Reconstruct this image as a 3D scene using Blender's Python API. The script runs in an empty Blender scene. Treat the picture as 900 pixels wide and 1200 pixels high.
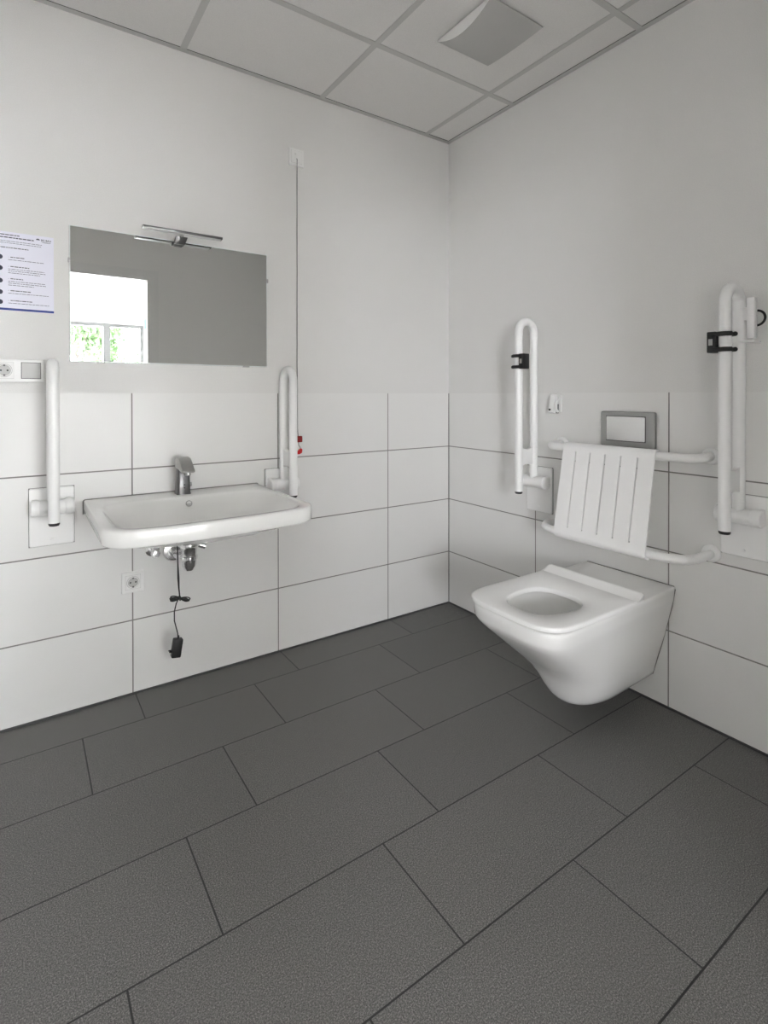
import bpy, bmesh, math, random
from mathutils import Vector, Matrix
random.seed(7)
PI = math.pi
SC = bpy.context.scene
COL = SC.collection

# ------------------------------------------------------------------ helpers
def A(s, o, z):            # left wall frame: s metres from the corner, o metres off the wall
    return Vector((-s, -o, z))
def B(t, o, z):            # right wall frame
    return Vector((-o, -t, z))
def W(x, y, z):
    return Vector((x, y, z))

def rootloc(o):
    v = Vector((0, 0, 0))
    while o:
        v += o.location
        o = o.parent
    return v

def build(name, bm, mat, parent=None, smooth=35, bevel=0.0, segs=2):
    bmesh.ops.remove_doubles(bm, verts=bm.verts, dist=1e-6)
    bmesh.ops.recalc_face_normals(bm, faces=bm.faces)
    if bevel:
        es = [e for e in bm.edges if len(e.link_faces) == 2 and e.calc_face_angle(0) > 0.6]
        bmesh.ops.bevel(bm, geom=es, offset=bevel, segments=segs, profile=0.5, affect='EDGES', clamp_overlap=True)
    if parent:
        L = rootloc(parent)
        for v in bm.verts:
            v.co -= L
    me = bpy.data.meshes.new(name)
    bm.to_mesh(me)
    bm.free()
    for p in me.polygons:
        p.use_smooth = True
    try:
        me.set_sharp_from_angle(angle=math.radians(smooth))
    except Exception:
        pass
    for m in (mat if isinstance(mat, (list, tuple)) else [mat]):
        me.materials.append(m)
    ob = bpy.data.objects.new(name, me)
    COL.objects.link(ob)
    if parent:
        ob.parent = parent
    return ob

def thing(name, label, cat, loc, group=None):
    o = bpy.data.objects.new(name, None)
    o.empty_display_size = 0.05
    o.location = loc
    COL.objects.link(o)
    o['label'] = label
    o['category'] = cat
    if group:
        o['group'] = group
    return o

def tag(o, label, cat, group=None):
    o['label'] = label
    o['category'] = cat
    if group:
        o['group'] = group
    return o

def struct(name, bm, mat, parent=None, **k):
    o = build(name, bm, mat, parent, **k)
    if not parent:
        o['kind'] = 'structure'
    return o

def box(bm, a, b, F=W):
    """box between two corners given in frame F"""
    vs = []
    for k in ((0, 0, 0), (1, 0, 0), (1, 1, 0), (0, 1, 0), (0, 0, 1), (1, 0, 1), (1, 1, 1), (0, 1, 1)):
        vs.append(bm.verts.new(F(*[(a[i], b[i])[k[i]] for i in range(3)])))
    for f in ((0, 3, 2, 1), (4, 5, 6, 7), (0, 1, 5, 4), (1, 2, 6, 5), (2, 3, 7, 6), (3, 0, 4, 7)):
        bm.faces.new([vs[i] for i in f])
    return bm

def nb():
    return bmesh.new()

def fillet(pts, r, n=8):
    pts = [Vector(p) for p in pts]
    out = [pts[0]]
    rr = r if isinstance(r, (list, tuple)) else [r] * (len(pts) - 2)
    for i in range(1, len(pts) - 1):
        p, a, b = pts[i], pts[i - 1], pts[i + 1]
        u, v = (a - p), (b - p)
        ang = u.angle(v)
        R = rr[i - 1]
        if R < 1e-6 or abs(ang - PI) < 1e-3:
            out.append(p)
            continue
        d = min(R / math.tan(ang / 2), u.length * 0.499, v.length * 0.499)
        R = d * math.tan(ang / 2)
        u.normalize(); v.normalize()
        c = p + (u + v).normalized() * (R / math.sin(ang / 2))
        s, e = p + u * d, p + v * d
        cs, ce = s - c, e - c
        tot = cs.angle(ce)
        ax = cs.cross(ce).normalized()
        for k in range(n + 1):
            out.append(c + Matrix.Rotation(tot * k / n, 3, ax) @ cs)
    out.append(pts[-1])
    return out

def tube(bm, pts, r, n=16, caps=True, closed=False):
    pts = [Vector(p) for p in pts]
    q = [pts[0]]
    for p in pts[1:]:
        if (p - q[-1]).length > 1e-5:
            q.append(p)
    pts = q
    N = len(pts)
    rad = r if isinstance(r, (list, tuple)) else [r] * N
    rings = []
    ref = None
    for i, p in enumerate(pts):
        if closed:
            t = (pts[(i + 1) % N] - pts[i - 1]).normalized()
        elif i == 0:
            t = (pts[1] - p).normalized()
        elif i == N - 1:
            t = (p - pts[i - 1]).normalized()
        else:
            t = ((pts[i + 1] - p).normalized() + (p - pts[i - 1]).normalized()).normalized()
        if ref is None:
            ref = t.orthogonal().normalized()
        ref = (ref - t * ref.dot(t)).normalized()
        bn = t.cross(ref)
        rings.append([bm.verts.new(p + (ref * math.cos(2 * PI * k / n) + bn * math.sin(2 * PI * k / n)) * rad[min(i, len(rad) - 1)]) for k in range(n)])
    for i in range(N - 1 if not closed else N):
        a, b = rings[i], rings[(i + 1) % N]
        for k in range(n):
            bm.faces.new((a[k], a[(k + 1) % n], b[(k + 1) % n], b[k]))
    if caps and not closed:
        bm.faces.new(rings[0][::-1])
        bm.faces.new(rings[-1])
    return bm

def cyl(bm, a, b, r, n=32, r2=None):
    a, b = Vector(a), Vector(b)
    return tube(bm, [a, b], [r, r if r2 is None else r2], n)

def lathe(bm, base, axis, prof, n=32):
    """prof: list of (radius, distance along axis)"""
    base, axis = Vector(base), Vector(axis).normalized()
    u = axis.orthogonal().normalized()
    v = axis.cross(u)
    rings = []
    for r, d in prof:
        c = base + axis * d
        if r < 1e-6:
            rings.append([bm.verts.new(c)])
        else:
            rings.append([bm.verts.new(c + (u * math.cos(2 * PI * k / n) + v * math.sin(2 * PI * k / n)) * r) for k in range(n)])
    for a, b in zip(rings, rings[1:]):
        for k in range(n):
            k2 = (k + 1) % n
            if len(a) == 1 and len(b) == 1:
                continue
            if len(a) == 1:
                bm.faces.new((a[0], b[k2], b[k]))
            elif len(b) == 1:
                bm.faces.new((a[k], a[k2], b[0]))
            else:
                bm.faces.new((a[k], a[k2], b[k2], b[k]))
    for g in (rings[0], rings[-1]):
        if len(g) > 2:
            bm.faces.new(g)
    return bm

def loft(bm, rings, cap0=True, cap1=True):
    R = [[bm.verts.new(p) for p in r] for r in rings]
    n = len(R[0])
    for a, b in zip(R, R[1:]):
        for k in range(n):
            bm.faces.new((a[k], a[(k + 1) % n], b[(k + 1) % n], b[k]))
    if cap0:
        bm.faces.new(R[0][::-1])
    if cap1:
        bm.faces.new(R[-1])
    return R

def rrect(u0, v0, u1, v1, r, n=5):
    pts = []
    for cx, cy, a0 in ((u1 - r, v1 - r, 0), (u0 + r, v1 - r, 90), (u0 + r, v0 + r, 180), (u1 - r, v0 + r, 270)):
        for k in range(n + 1):
            a = math.radians(a0 + 90 * k / n)
            pts.append((cx + r * math.cos(a), cy + r * math.sin(a)))
    return pts

def plate(bm, F, s0, z0, s1, z1, o0, o1, r=0.004, ch=0.002, n=4):
    """rounded plate lying on a wall in frame F, with a chamfered front edge"""
    rings = []
    for o, i in ((o0, 0), (o1 - ch, 0), (o1 - ch * 0.3, ch * 0.3), (o1, ch)):
        rings.append([F(u, o, v) for u, v in rrect(s0 + i, z0 + i, s1 - i, z1 - i, max(r - i, 0.0008), n)])
    loft(bm, rings)
    return bm

# ------------------------------------------------------------------ materials
def mat(name, col, rough=0.5, metal=0.0, **k):
    m = bpy.data.materials.new(name)
    m.use_nodes = True
    b = m.node_tree.nodes['Principled BSDF']
    b.inputs['Base Color'].default_value = (*col, 1)
    b.inputs['Roughness'].default_value = rough
    b.inputs['Metallic'].default_value = metal
    for a, v in k.items():
        b.inputs[a.replace('_', ' ')].default_value = v
    return m

class N:
    """small node-graph writer"""
    def __init__(s, m):
        s.t = m.node_tree; s.b = s.t.nodes['Principled BSDF']
    def new(s, ty, **k):
        n = s.t.nodes.new(ty)
        for a, v in k.items():
            setattr(n, a, v)
        return n
    def link(s, a, b):
        s.t.links.new(a, b)
    def math(s, op, a, b=None, clamp=False):
        n = s.new('ShaderNodeMath', operation=op, use_clamp=clamp)
        for i, x in enumerate((a, b)):
            if x is None: continue
            if isinstance(x, (int, float)): n.inputs[i].default_value = x
            else: s.link(x, n.inputs[i])
        return n.outputs[0]
    def pos(s):
        g = s.new('ShaderNodeNewGeometry')
        x = s.new('ShaderNodeSeparateXYZ')
        s.link(g.outputs['Position'], x.inputs[0])
        return g.outputs['Position'], x.outputs[0], x.outputs[1], x.outputs[2]
    def noise(s, vec, scale, detail=3, rough=0.5):
        n = s.new('ShaderNodeTexNoise')
        n.inputs['Scale'].default_value = scale
        n.inputs['Detail'].default_value = detail
        n.inputs['Roughness'].default_value = rough
        s.link(vec, n.inputs['Vector'])
        return n.outputs[0]
    def mix(s, f, a, b):
        n = s.new('ShaderNodeMix', data_type='RGBA')
        if isinstance(f, (int, float)): n.inputs[0].default_value = f
        else: s.link(f, n.inputs[0])
        for i, x in ((6, a), (7, b)):
            if isinstance(x, tuple): n.inputs[i].default_value = (*x, 1)
            else: s.link(x, n.inputs[i])
        return n.outputs[2]
    def ramp(s, f, stops):
        n = s.new('ShaderNodeValToRGB')
        e = n.color_ramp.elements
        while len(e) < len(stops): e.new(0.5)
        for i, (p, c) in enumerate(stops):
            e[i].position = p; e[i].color = (*c, 1)
        s.link(f, n.inputs[0])
        return n.outputs[0]
    def bump(s, h, strength, dist):
        n = s.new('ShaderNodeBump')
        n.inputs['Strength'].default_value = strength
        n.inputs['Distance'].default_value = dist
        s.link(h, n.inputs['Height'])
        s.link(n.outputs[0], s.b.inputs['Normal'])
    def line(s, coord, offset, period, half):
        """1 within half of offset + k*period, else 0 (soft 0.4 mm edge)"""
        v = s.math('SUBTRACT', coord, offset - period / 2)
        v = s.math('FLOORED_MODULO', v, period)
        v = s.math('ABSOLUTE', s.math('SUBTRACT', v, period / 2))
        return s.math('SUBTRACT', 1.0, s.math('DIVIDE', s.math('SUBTRACT', v, half, True), 0.0005, True), True)

TILE_H, TILE_W, TOPZ = 0.29156, 0.603, 1.1617

M = {}
def paint(name, col, amp=0.35):
    m = mat(name, col, 0.85)
    g = N(m); P, x, y, z = g.pos()
    n1 = g.noise(P, 380, 4, 0.7)
    n2 = g.noise(P, 6, 2)
    c = g.mix(g.math('MULTIPLY', n2, 0.25), col, tuple(c * 0.94 for c in col))
    c = g.mix(g.math('MULTIPLY', g.math('SUBTRACT', n1, 0.3, True), 0.9, True), c, tuple(c * 0.62 for c in col))
    g.link(c, g.b.inputs['Base Color'])
    g.bump(n1, amp, 0.0012)
    return m
M['paint'] = paint('roughcast_wall_paint', (0.80, 0.795, 0.781))
M['ceil'] = paint('mineral_ceiling_panel', (0.76, 0.75, 0.735), 0.5)
M['grid'] = mat('ceiling_grid_grey', (0.50, 0.50, 0.49), 0.5)
M['gridedge'] = mat('ceiling_shadow_gap', (0.13, 0.13, 0.13), 0.6)

def tiles(name, axis, off, ink=(0.78, 0.777, 0.764)):
    m = mat(name, ink, 0.22)
    g = N(m); P, x, y, z = g.pos()
    c = x if axis == 'x' else y
    v = g.line(c, -off, TILE_W, 0.0021)
    h = g.line(z, TOPZ - TILE_H, TILE_H, 0.0021)
    below = g.math('LESS_THAN', z, TOPZ - 0.02)
    above = g.math('GREATER_THAN', z, 0.05)
    h = g.math('MULTIPLY', g.math('MULTIPLY', h, below), above)
    ln = g.math('MAXIMUM', v, h)
    n = g.noise(P, 1.3, 2)
    col = g.mix(g.math('MULTIPLY', n, 0.2), ink, tuple(c * 0.93 for c in ink))
    g.link(g.mix(ln, col, (0.24, 0.235, 0.225)), g.b.inputs['Base Color'])
    g.link(g.math('ADD', 0.40, g.math('MULTIPLY', ln, 0.4)), g.b.inputs['Roughness'])
    g.bump(g.math('SUBTRACT', g.math('MULTIPLY', g.noise(P, 14, 1), 0.06), ln), 0.6, 0.0008)
    return m
M['tileA'] = tiles('white_wall_tile_left', 'x', 0.415)
M['tileB'] = tiles('white_wall_tile_right', 'y', 0.594)

def floor_mat():
    m = mat('anthracite_floor_tile', (0.1, 0.1, 0.1), 0.5)
    g = N(m); P, x, y, z = g.pos()
    RH = 0.301
    row = g.math('FLOOR', g.math('DIVIDE', g.math('MULTIPLY', g.math('ADD', y, 0.193), -1.0), RH))
    row = g.math('ADD', row, 1.0)
    xs = g.math('ADD', x, g.math('MULTIPLY', row, 0.2085))
    for r_, d_ in ((1, 0.011), (2, -0.005), (3, 0.010), (4, 0.030)):     # the tiler's bond is not quite regular
        c_ = g.math('COMPARE', row, float(r_)); c_.node.inputs[2].default_value = 0.1
        xs = g.math('SUBTRACT', xs, g.math('MULTIPLY', c_, d_))
    v = g.line(xs, -1.612, 0.604, 0.0017)
    h = g.line(y, -0.193, RH, 0.0017)
    ln = g.math('MAXIMUM', v, h)
    tid = g.math('ADD', g.math('FLOOR', g.math('DIVIDE', g.math('ADD', xs, 1.61), 0.604)), g.math('MULTIPLY', row, 7.31))
    wn = g.new('ShaderNodeTexWhiteNoise', noise_dimensions='1D')
    g.link(tid, wn.inputs['W'])
    fine = g.noise(P, 340, 5, 0.85)
    mid = g.noise(P, 45, 4, 0.6)
    big = g.noise(P, 3.5, 3)
    base = g.ramp(fine, [(0.38, (0.020, 0.020, 0.020)), (0.5, (0.128, 0.126, 0.122)), (0.62, (0.46, 0.45, 0.43))])
    base = g.mix(g.math('MULTIPLY', mid, 0.35), base, (0.075, 0.075, 0.073))
    warm = g.mix(g.math('MULTIPLY', big, 0.35), base, (0.115, 0.105, 0.094))
    tone = g.mix(g.math('MULTIPLY', wn.outputs[0], 0.22), warm, (0.055, 0.055, 0.056))
    g.link(g.mix(ln, tone, (0.018, 0.018, 0.018)), g.b.inputs['Base Color'])
    g.link(g.math('ADD', 0.40, g.math('MULTIPLY', mid, 0.15)), g.b.inputs['Roughness'])
    g.bump(g.math('SUBTRACT', g.math('MULTIPLY', fine, 0.05), ln), 0.4, 0.001)
    return m
M['floor'] = floor_mat()

def glossy(name, col, rough, coat=0.0, spec=0.5):
    m = mat(name, col, rough)
    m.node_tree.nodes['Principled BSDF'].inputs['Coat Weight'].default_value = coat
    g = N(m); P, x, y, z = g.pos()
    n = g.noise(P, 7, 2)
    g.link(g.mix(g.math('MULTIPLY', n, 0.2), col, tuple(c * 0.95 for c in col)), g.b.inputs['Base Color'])
    return m
M['ceramic'] = glossy('sanitary_ceramic', (0.84, 0.84, 0.825), 0.10, 0.3)
M['seat'] = glossy('white_duroplast', (0.86, 0.86, 0.85), 0.22)
M['nylon'] = glossy('white_nylon', (0.87, 0.87, 0.865), 0.28)
M['plastic'] = glossy('white_switch_plastic', (0.83, 0.83, 0.82), 0.3)
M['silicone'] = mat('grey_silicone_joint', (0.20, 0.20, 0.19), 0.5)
M['darkgap'] = mat('dark_floor_joint', (0.07, 0.07, 0.07), 0.6)
M['black'] = mat('black_plastic', (0.012, 0.012, 0.012), 0.4)
M['cable'] = mat('black_cable_rubber', (0.02, 0.02, 0.02), 0.5)
M['cord'] = mat('grey_pull_cord', (0.10, 0.10, 0.095), 0.7)
M['red'] = mat('red_plastic', (0.62, 0.01, 0.012), 0.35)
M['darkred'] = mat('dark_red_plastic', (0.25, 0.012, 0.01), 0.4)
M['chrome'] = mat('chrome', (0.78, 0.78, 0.78), 0.16, 1.0)
M['satin'] = mat('satin_chrome', (0.42, 0.42, 0.41), 0.32, 1.0)
M['gunmetal'] = mat('dark_chrome', (0.17, 0.17, 0.17), 0.3, 1.0)
M['rocker'] = mat('grey_rocker', (0.50, 0.50, 0.49), 0.4)
M['vent'] = mat('shaded_vent_cover', (0.46, 0.46, 0.45), 0.6)  # white vent's underside, its shade mixed into the grey
M['mirror'] = mat('mirror_silver', (0.93, 0.94, 0.93), 0.003, 1.0)
M['mirroredge'] = mat('polished_glass_edge', (0.80, 0.84, 0.83), 0.1)
M['paper'] = mat('white_paper', (0.80, 0.80, 0.90), 0.6)
M['ink'] = mat('black_ink', (0.04, 0.04, 0.07), 0.6)
M['blue'] = mat('blue_ink', (0.02, 0.05, 0.26), 0.5)
M['frame'] = mat('grey_door_frame', (0.70, 0.70, 0.69), 0.4)
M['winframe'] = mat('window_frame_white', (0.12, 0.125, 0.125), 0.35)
M['green'] = mat('green_sign', (0.0, 0.42, 0.30), 0.4)
M['nextfloor'] = mat('light_wood_floor', (0.60, 0.58, 0.56), 0.4)
M['water'] = mat('toilet_water', (0.55, 0.57, 0.56), 0.03)
M['grass'] = mat('pale_paving', (0.55, 0.55, 0.55), 0.9)
M['leaf'] = mat('leaf', (0.020, 0.052, 0.009), 0.6)
M['bark'] = mat('bark', (0.03, 0.022, 0.016), 0.9)
def glass():
    m = bpy.data.materials.new('window_glass'); m.use_nodes = True
    t = m.node_tree; t.nodes.clear()
    o = t.nodes.new('ShaderNodeOutputMaterial')
    mx = t.nodes.new('ShaderNodeMixShader'); mx.inputs[0].default_value = 0.06
    tr = t.nodes.new('ShaderNodeBsdfTransparent'); gl = t.nodes.new('ShaderNodeBsdfGlossy')
    gl.inputs['Roughness'].default_value = 0.0
    t.links.new(tr.outputs[0], mx.inputs[1]); t.links.new(gl.outputs[0], mx.inputs[2])
    t.links.new(mx.outputs[0], o.inputs[0])
    return m
M['glass'] = glass()

# ------------------------------------------------------------------ room shell
CZ = 2.5413          # ceiling height
XL = -2.42           # side wall behind the left picture edge
YB = -2.40           # wall with the door, behind the camera
D0, D1, DH = -2.10, -1.097, 2.10     # door opening
NY = -7.65           # window wall of the next room
NX0, NX1 = -3.7, 2.4
FILL_WIN = (-7.2, -5.4, 0.9, 2.3)     # unseen window added to the next room for fill daylight: y0 y1 z0 z1, in its left end wall
WIN = (-1.33, 2.15, 0.60, 2.37)     # window x0 x1 z0 z1

bm = nb(); box(bm, (XL - 0.15, YB, -0.12), (0.15, 0.15, 0)); struct('floor', bm, M['floor'])
bm = nb(); box(bm, (XL - 0.15, 0, 0), (0.0, 0.15, CZ + 0.1)); wl = struct('wall_left', bm, M['paint'])
bm = nb(); box(bm, (XL, 0.001, 0.004), (0.0, -0.0, TOPZ)); tl = struct('wall_tiling', bm, M['tileA'], wl)
for v in tl.data.vertices:
    if v.co.y > 0.0005: v.co.y = 0.004
    else: v.co.y = -0.0015
bm = nb(); box(bm, (0, YB - 0.15, 0), (0.15, 0.15, CZ + 0.1)); wr = struct('wall_right', bm, M['paint'])
bm = nb(); box(bm, (-0.0015, YB, 0.004), (0.004, -0.0015, TOPZ)); struct('wall_tiling', bm, M['tileB'], wr)
bm = nb(); box(bm, (XL - 0.15, YB - 0.15, 0), (XL, 0, CZ + 0.1)); struct('wall_side', bm, M['paint'])
bm = nb()
box(bm, (XL, YB - 0.15, 0), (D0, YB, CZ + 0.1)); box(bm, (D1, YB - 0.15, 0), (0, YB, CZ + 0.1)); box(bm, (D0, YB - 0.15, DH), (D1, YB, CZ + 0.1))
struct('wall_back', bm, M['paint'])
# silicone joints
bm = nb(); box(bm, (-0.005, -0.005, 0), (0.001, 0.001, TOPZ)); struct('trim_1', bm, M['silicone'])
bm = nb(); box(bm, (XL, -0.0045, 0.0), (-0.004, 0.001, 0.008)); struct('trim_2', bm, M['darkgap'])
bm = nb(); box(bm, (-0.0045, YB, 0.0), (0.001, -0.004, 0.008)); struct('trim_3', bm, M['darkgap'])

# ceiling: 625 mm panels on a visible grid
bm = nb(); box(bm, (XL - 0.15, YB - 0.15, CZ), (0.15, 0.15, CZ + 0.1)); ce = struct('ceiling', bm, M['ceil'])
bm = nb()
x = -0.172
while x > XL:
    box(bm, (x - 0.012, YB, CZ - 0.002), (x + 0.012, 0, CZ + 0.001)); x -= 0.6285
y = -0.467
while y > YB:
    box(bm, (XL, y - 0.012, CZ - 0.0025), (0, y + 0.012, CZ + 0.001)); y -= 0.6265
struct('ceiling_grid', bm, M['grid'], ce)
bm = nb()
box(bm, (XL, -0.022, CZ - 0.003), (0, 0.0, CZ + 0.001)); box(bm, (-0.022, YB, CZ - 0.003), (0, 0, CZ + 0.001))
struct('ceiling_edge_trim', bm, M['grid'], ce)
bm = nb()
box(bm, (XL, -0.0245, CZ - 0.0015), (-0.0225, -0.0222, CZ + 0.001)); box(bm, (-0.0245, YB, CZ - 0.0015), (-0.0222, -0.0225, CZ + 0.001))
struct('ceiling_gap', bm, M['gridedge'], ce)

# door frame of the opening behind the camera
bm = nb()
fw = 0.064
for y0, y1 in ((YB, YB + 0.014), (YB - 0.164, YB - 0.15)):
    box(bm, (D1 - 0.002, y0, 0), (D1 + fw, y1, DH + fw)); box(bm, (D0 - fw, y0, 0), (D0 + 0.002, y1, DH + fw)); box(bm, (D0, y0, DH - 0.002), (D1, y1, DH + fw))
box(bm, (D1 - 0.018, YB - 0.16, 0), (D1, YB + 0.01, DH)); box(bm, (D0, YB - 0.16, 0), (D0 + 0.018, YB + 0.01, DH)); box(bm, (D0, YB - 0.16, DH - 0.018), (D1, YB + 0.01, DH))
d = struct('door_1', bm, M['frame'], bevel=0.0)

# ------------------------------------------------------------------ the next room, seen in the mirror
bm = nb(); box(bm, (NX0 - 0.2, NY - 0.3, -0.12), (NX1 + 0.2, YB - 0.0, -0.001)); o = struct('floor_next_room', bm, M['nextfloor'])
bm = nb(); box(bm, (NX0 - 0.2, NY - 0.3, 2.62), (NX1 + 0.2, YB - 0.15, 2.72)); ce2 = struct('ceiling_next_room', bm, M['paint'])
bm = nb()
for k in range(9):
    xx = NX0 + 0.4 + k * 0.625
    box(bm, (xx - 0.012, NY, 2.617), (xx + 0.012, YB - 0.15, 2.621))
for k in range(8):
    yy = NY + 0.5 + k * 0.625
    box(bm, (NX0, yy - 0.012, 2.617), (NX1, yy + 0.012, 2.621))
struct('ceiling_grid', bm, M['frame'], ce2)
a0, a1, b0, b1 = FILL_WIN
bm = nb(); box(bm, (NX0 - 0.2, NY - 0.3, 0), (NX0, a0, 2.62)); box(bm, (NX0 - 0.2, a1, 0), (NX0, YB - 0.15, 2.62)); box(bm, (NX0 - 0.2, a0, 0), (NX0, a1, b0)); box(bm, (NX0 - 0.2, a0, b1), (NX0, a1, 2.62)); struct('wall_next_room_left', bm, M['paint'])
bm = nb()
for k in range(4):
    yy = a0 + (a1 - a0 - 0.06) * k / 3
    box(bm, (NX0 - 0.14, yy, b0), (NX0 - 0.08, yy + 0.06, b1))
box(bm, (NX0 - 0.14, a0 + 0.06, b0), (NX0 - 0.08, a1 - 0.06, b0 + 0.06)); box(bm, (NX0 - 0.14, a0 + 0.06, b1 - 0.06), (NX0 - 0.08, a1 - 0.06, b1))
w2 = struct('fill_window', bm, M['winframe'])  # added out of view to send daylight through the door onto the right wall
bm = nb(); box(bm, (NX0 - 0.112, a0 + 0.03, b0 + 0.03), (NX0 - 0.108, a1 - 0.03, b1 - 0.03)); build('pane', bm, M['glass'], w2)
bm = nb(); box(bm, (NX1, NY - 0.3, 0), (NX1 + 0.2, YB - 0.15, 2.62)); struct('wall_next_room_right', bm, M['paint'])
bm = nb(); box(bm, (NX0, YB - 0.15, 0), (XL - 0.15, YB, 2.62)); box(bm, (0.0, YB - 0.15, 0), (NX1, YB, 2.62)); struct('wall_next_room_front', bm, M['paint'])
wx0, wx1, wz0, wz1 = WIN
bm = nb()
box(bm, (NX0, NY - 0.3, 0), (wx0, NY, 2.62)); box(bm, (wx1, NY - 0.3, 0), (NX1, NY, 2.62))
box(bm, (wx0, NY - 0.3, 0), (wx1, NY, wz0)); box(bm, (wx0, NY - 0.3, wz1), (wx1, NY, 2.62))
struct('wall_window_side', bm, M['paint'])
casements = 6
cw = (wx1 - wx0) / casements
bm = nb()
yf0, yf1 = NY - 0.16, NY - 0.09
box(bm, (wx0, yf0, wz0), (wx0 + 0.05, yf1, wz1)); box(bm, (wx1 - 0.05, yf0, wz0), (wx1, yf1, wz1))
box(bm, (wx0 + 0.05, yf0, wz1 - 0.06), (wx1 - 0.05, yf1, wz1)); box(bm, (wx0 + 0.05, yf0, wz0), (wx1 - 0.05, yf1, wz0 + 0.06))
for k in range(1, casements):
    xx = wx0 + k * cw
    box(bm, (xx - 0.055, yf0, wz0 + 0.06), (xx + 0.055, yf1, wz1 - 0.06))
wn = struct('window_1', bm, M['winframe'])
bm = nb()
for k in range(casements):
    box(bm, (wx0 + k * cw + 0.03, NY - 0.128, wz0 + 0.05), (wx0 + (k + 1) * cw - 0.03, NY - 0.122, wz1 - 0.05))
build('pane', bm, M['glass'], wn)
bm = nb(); box(bm, (wx0, NY - 0.09, wz0 - 0.02), (wx1, NY + 0.08, wz0 + 0.004)); build('window_sill', bm, M['winframe'], wn)

# outside
bm = nb(); box(bm, (-30, -45, -0.6), (25, 5, -0.4)); o = struct('ground_outside', bm, M['grass'])
def tree(name, x, y, h, r, nleaf, label, seed):
    rnd = random.Random(seed)
    root = thing(name, label, 'tree', (x, y, -0.4), 'trees outside the window')
    bm = nb()
    tube(bm, [(x, y, -0.4), (x + 0.05, y, h * 0.35), (x - 0.05, y + 0.1, h * 0.8)], [0.12, 0.09, 0.03], 8)
    for k in range(9):
        a = rnd.uniform(0, 2 * PI); z0 = h * rnd.uniform(0.3, 0.7)
        tube(bm, [(x, y, z0), (x + math.cos(a) * r * 0.4, y + math.sin(a) * r * 0.4, z0 + r * 0.35), (x + math.cos(a) * r * 0.8, y + math.sin(a) * r * 0.8, z0 + r * 0.5)], [0.04, 0.025, 0.008], 6)
    build('trunk', bm, M['bark'], root)
    bm = nb()
    blobs = [(x + rnd.uniform(-.6, .6) * r, y + rnd.uniform(-.6, .6) * r, h * rnd.uniform(0.45, 0.95), r * rnd.uniform(.3, .5)) for _ in range(14)]
    for _ in range(nleaf):
        bx_, by_, bz_, br_ = rnd.choice(blobs)
        d = Vector((rnd.gauss(0, 1), rnd.gauss(0, 1), rnd.gauss(0, 1))).normalized() * br_ * rnd.uniform(0.5, 1)
        c = Vector((bx_, by_, bz_)) + d
        u = Vector((rnd.gauss(0, 1), rnd.gauss(0, 1), rnd.gauss(0, 1))).normalized()
        v = u.orthogonal().normalized()
        L = rnd.uniform(0.05, 0.09)
        vs = [bm.verts.new(c + u * L), bm.verts.new(c + v * L * 0.5), bm.verts.new(c - u * L), bm.verts.new(c - v * L * 0.5)]
        bm.faces.new(vs)
    build('foliage', bm, M['leaf'], root)
tree('garden_tree', -0.55, -15.0, 4.0, 1.5, 6500, 'leafy green tree behind the left window pane seen in the mirror', 3)
tree('garden_tree', 2.6, -18.5, 3.9, 1.35, 6000, 'leafy green tree behind the right window pane seen in the mirror', 5)

# small green sign on the door jamb, seen in the mirror
bm = nb(); box(bm, (D1 - 0.0205, YB - 0.12, 1.70), (D1 - 0.0175, YB - 0.06, 1.78)); tag(build('door_sticker', bm, M['green']), 'small green sticker on the door jamb reflected in the mirror', 'sticker')
bm = nb(); plate(bm, lambda s, o, z: Vector((-s, YB + o, z)), 1.86, 2.28, 1.98, 2.41, 0, 0.01, 0.01)
tag(build('wall_plate', bm, M['paint']), 'faint square plate on the wall above the door, reflected in the mirror', 'cover plate')

# ------------------------------------------------------------------ ceiling extract valve with curved cover
root = thing('ceiling_vent', 'square white ceiling vent with a bowed cover in a ceiling panel', 'vent', (-0.475, -0.76, CZ))
bm = nb(); box(bm, (-0.595, -0.885, CZ - 0.006), (-0.355, -0.635, CZ)); build('vent_collar', bm, M['gridedge'], root)
bm = nb()
x0, x1, y0, y1 = -0.613, -0.337, -0.902, -0.62
n = 24
rings = []
for j in range(9):
    f = j / 8
    xa = x0 + (x1 - x0) * f
    h = 0.036 * (1 - f) ** 0.8 + 0.006
    rings.append([Vector((xa, y0 + (y1 - y0) * k / n, CZ - 0.007 - h * (1 - (2 * k / n - 1) ** 2))) for k in range(n + 1)] + [Vector((xa, y1, CZ - 0.005)), Vector((xa, y0, CZ - 0.005))])
loft(bm, rings)
cov = build('vent_cover', bm, M['vent'], root, smooth=25)
bm = nb()
prof = rings[0]
loft(bm, [[Vector((p.x - 0.0016, p.y, p.z)) for p in prof], [Vector((p.x - 0.0002, p.y, p.z)) for p in prof]])
build('vent_lit_end', bm, M['plastic'], cov, smooth=25)  # paler end face, the daylight on this side put into its colour

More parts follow.
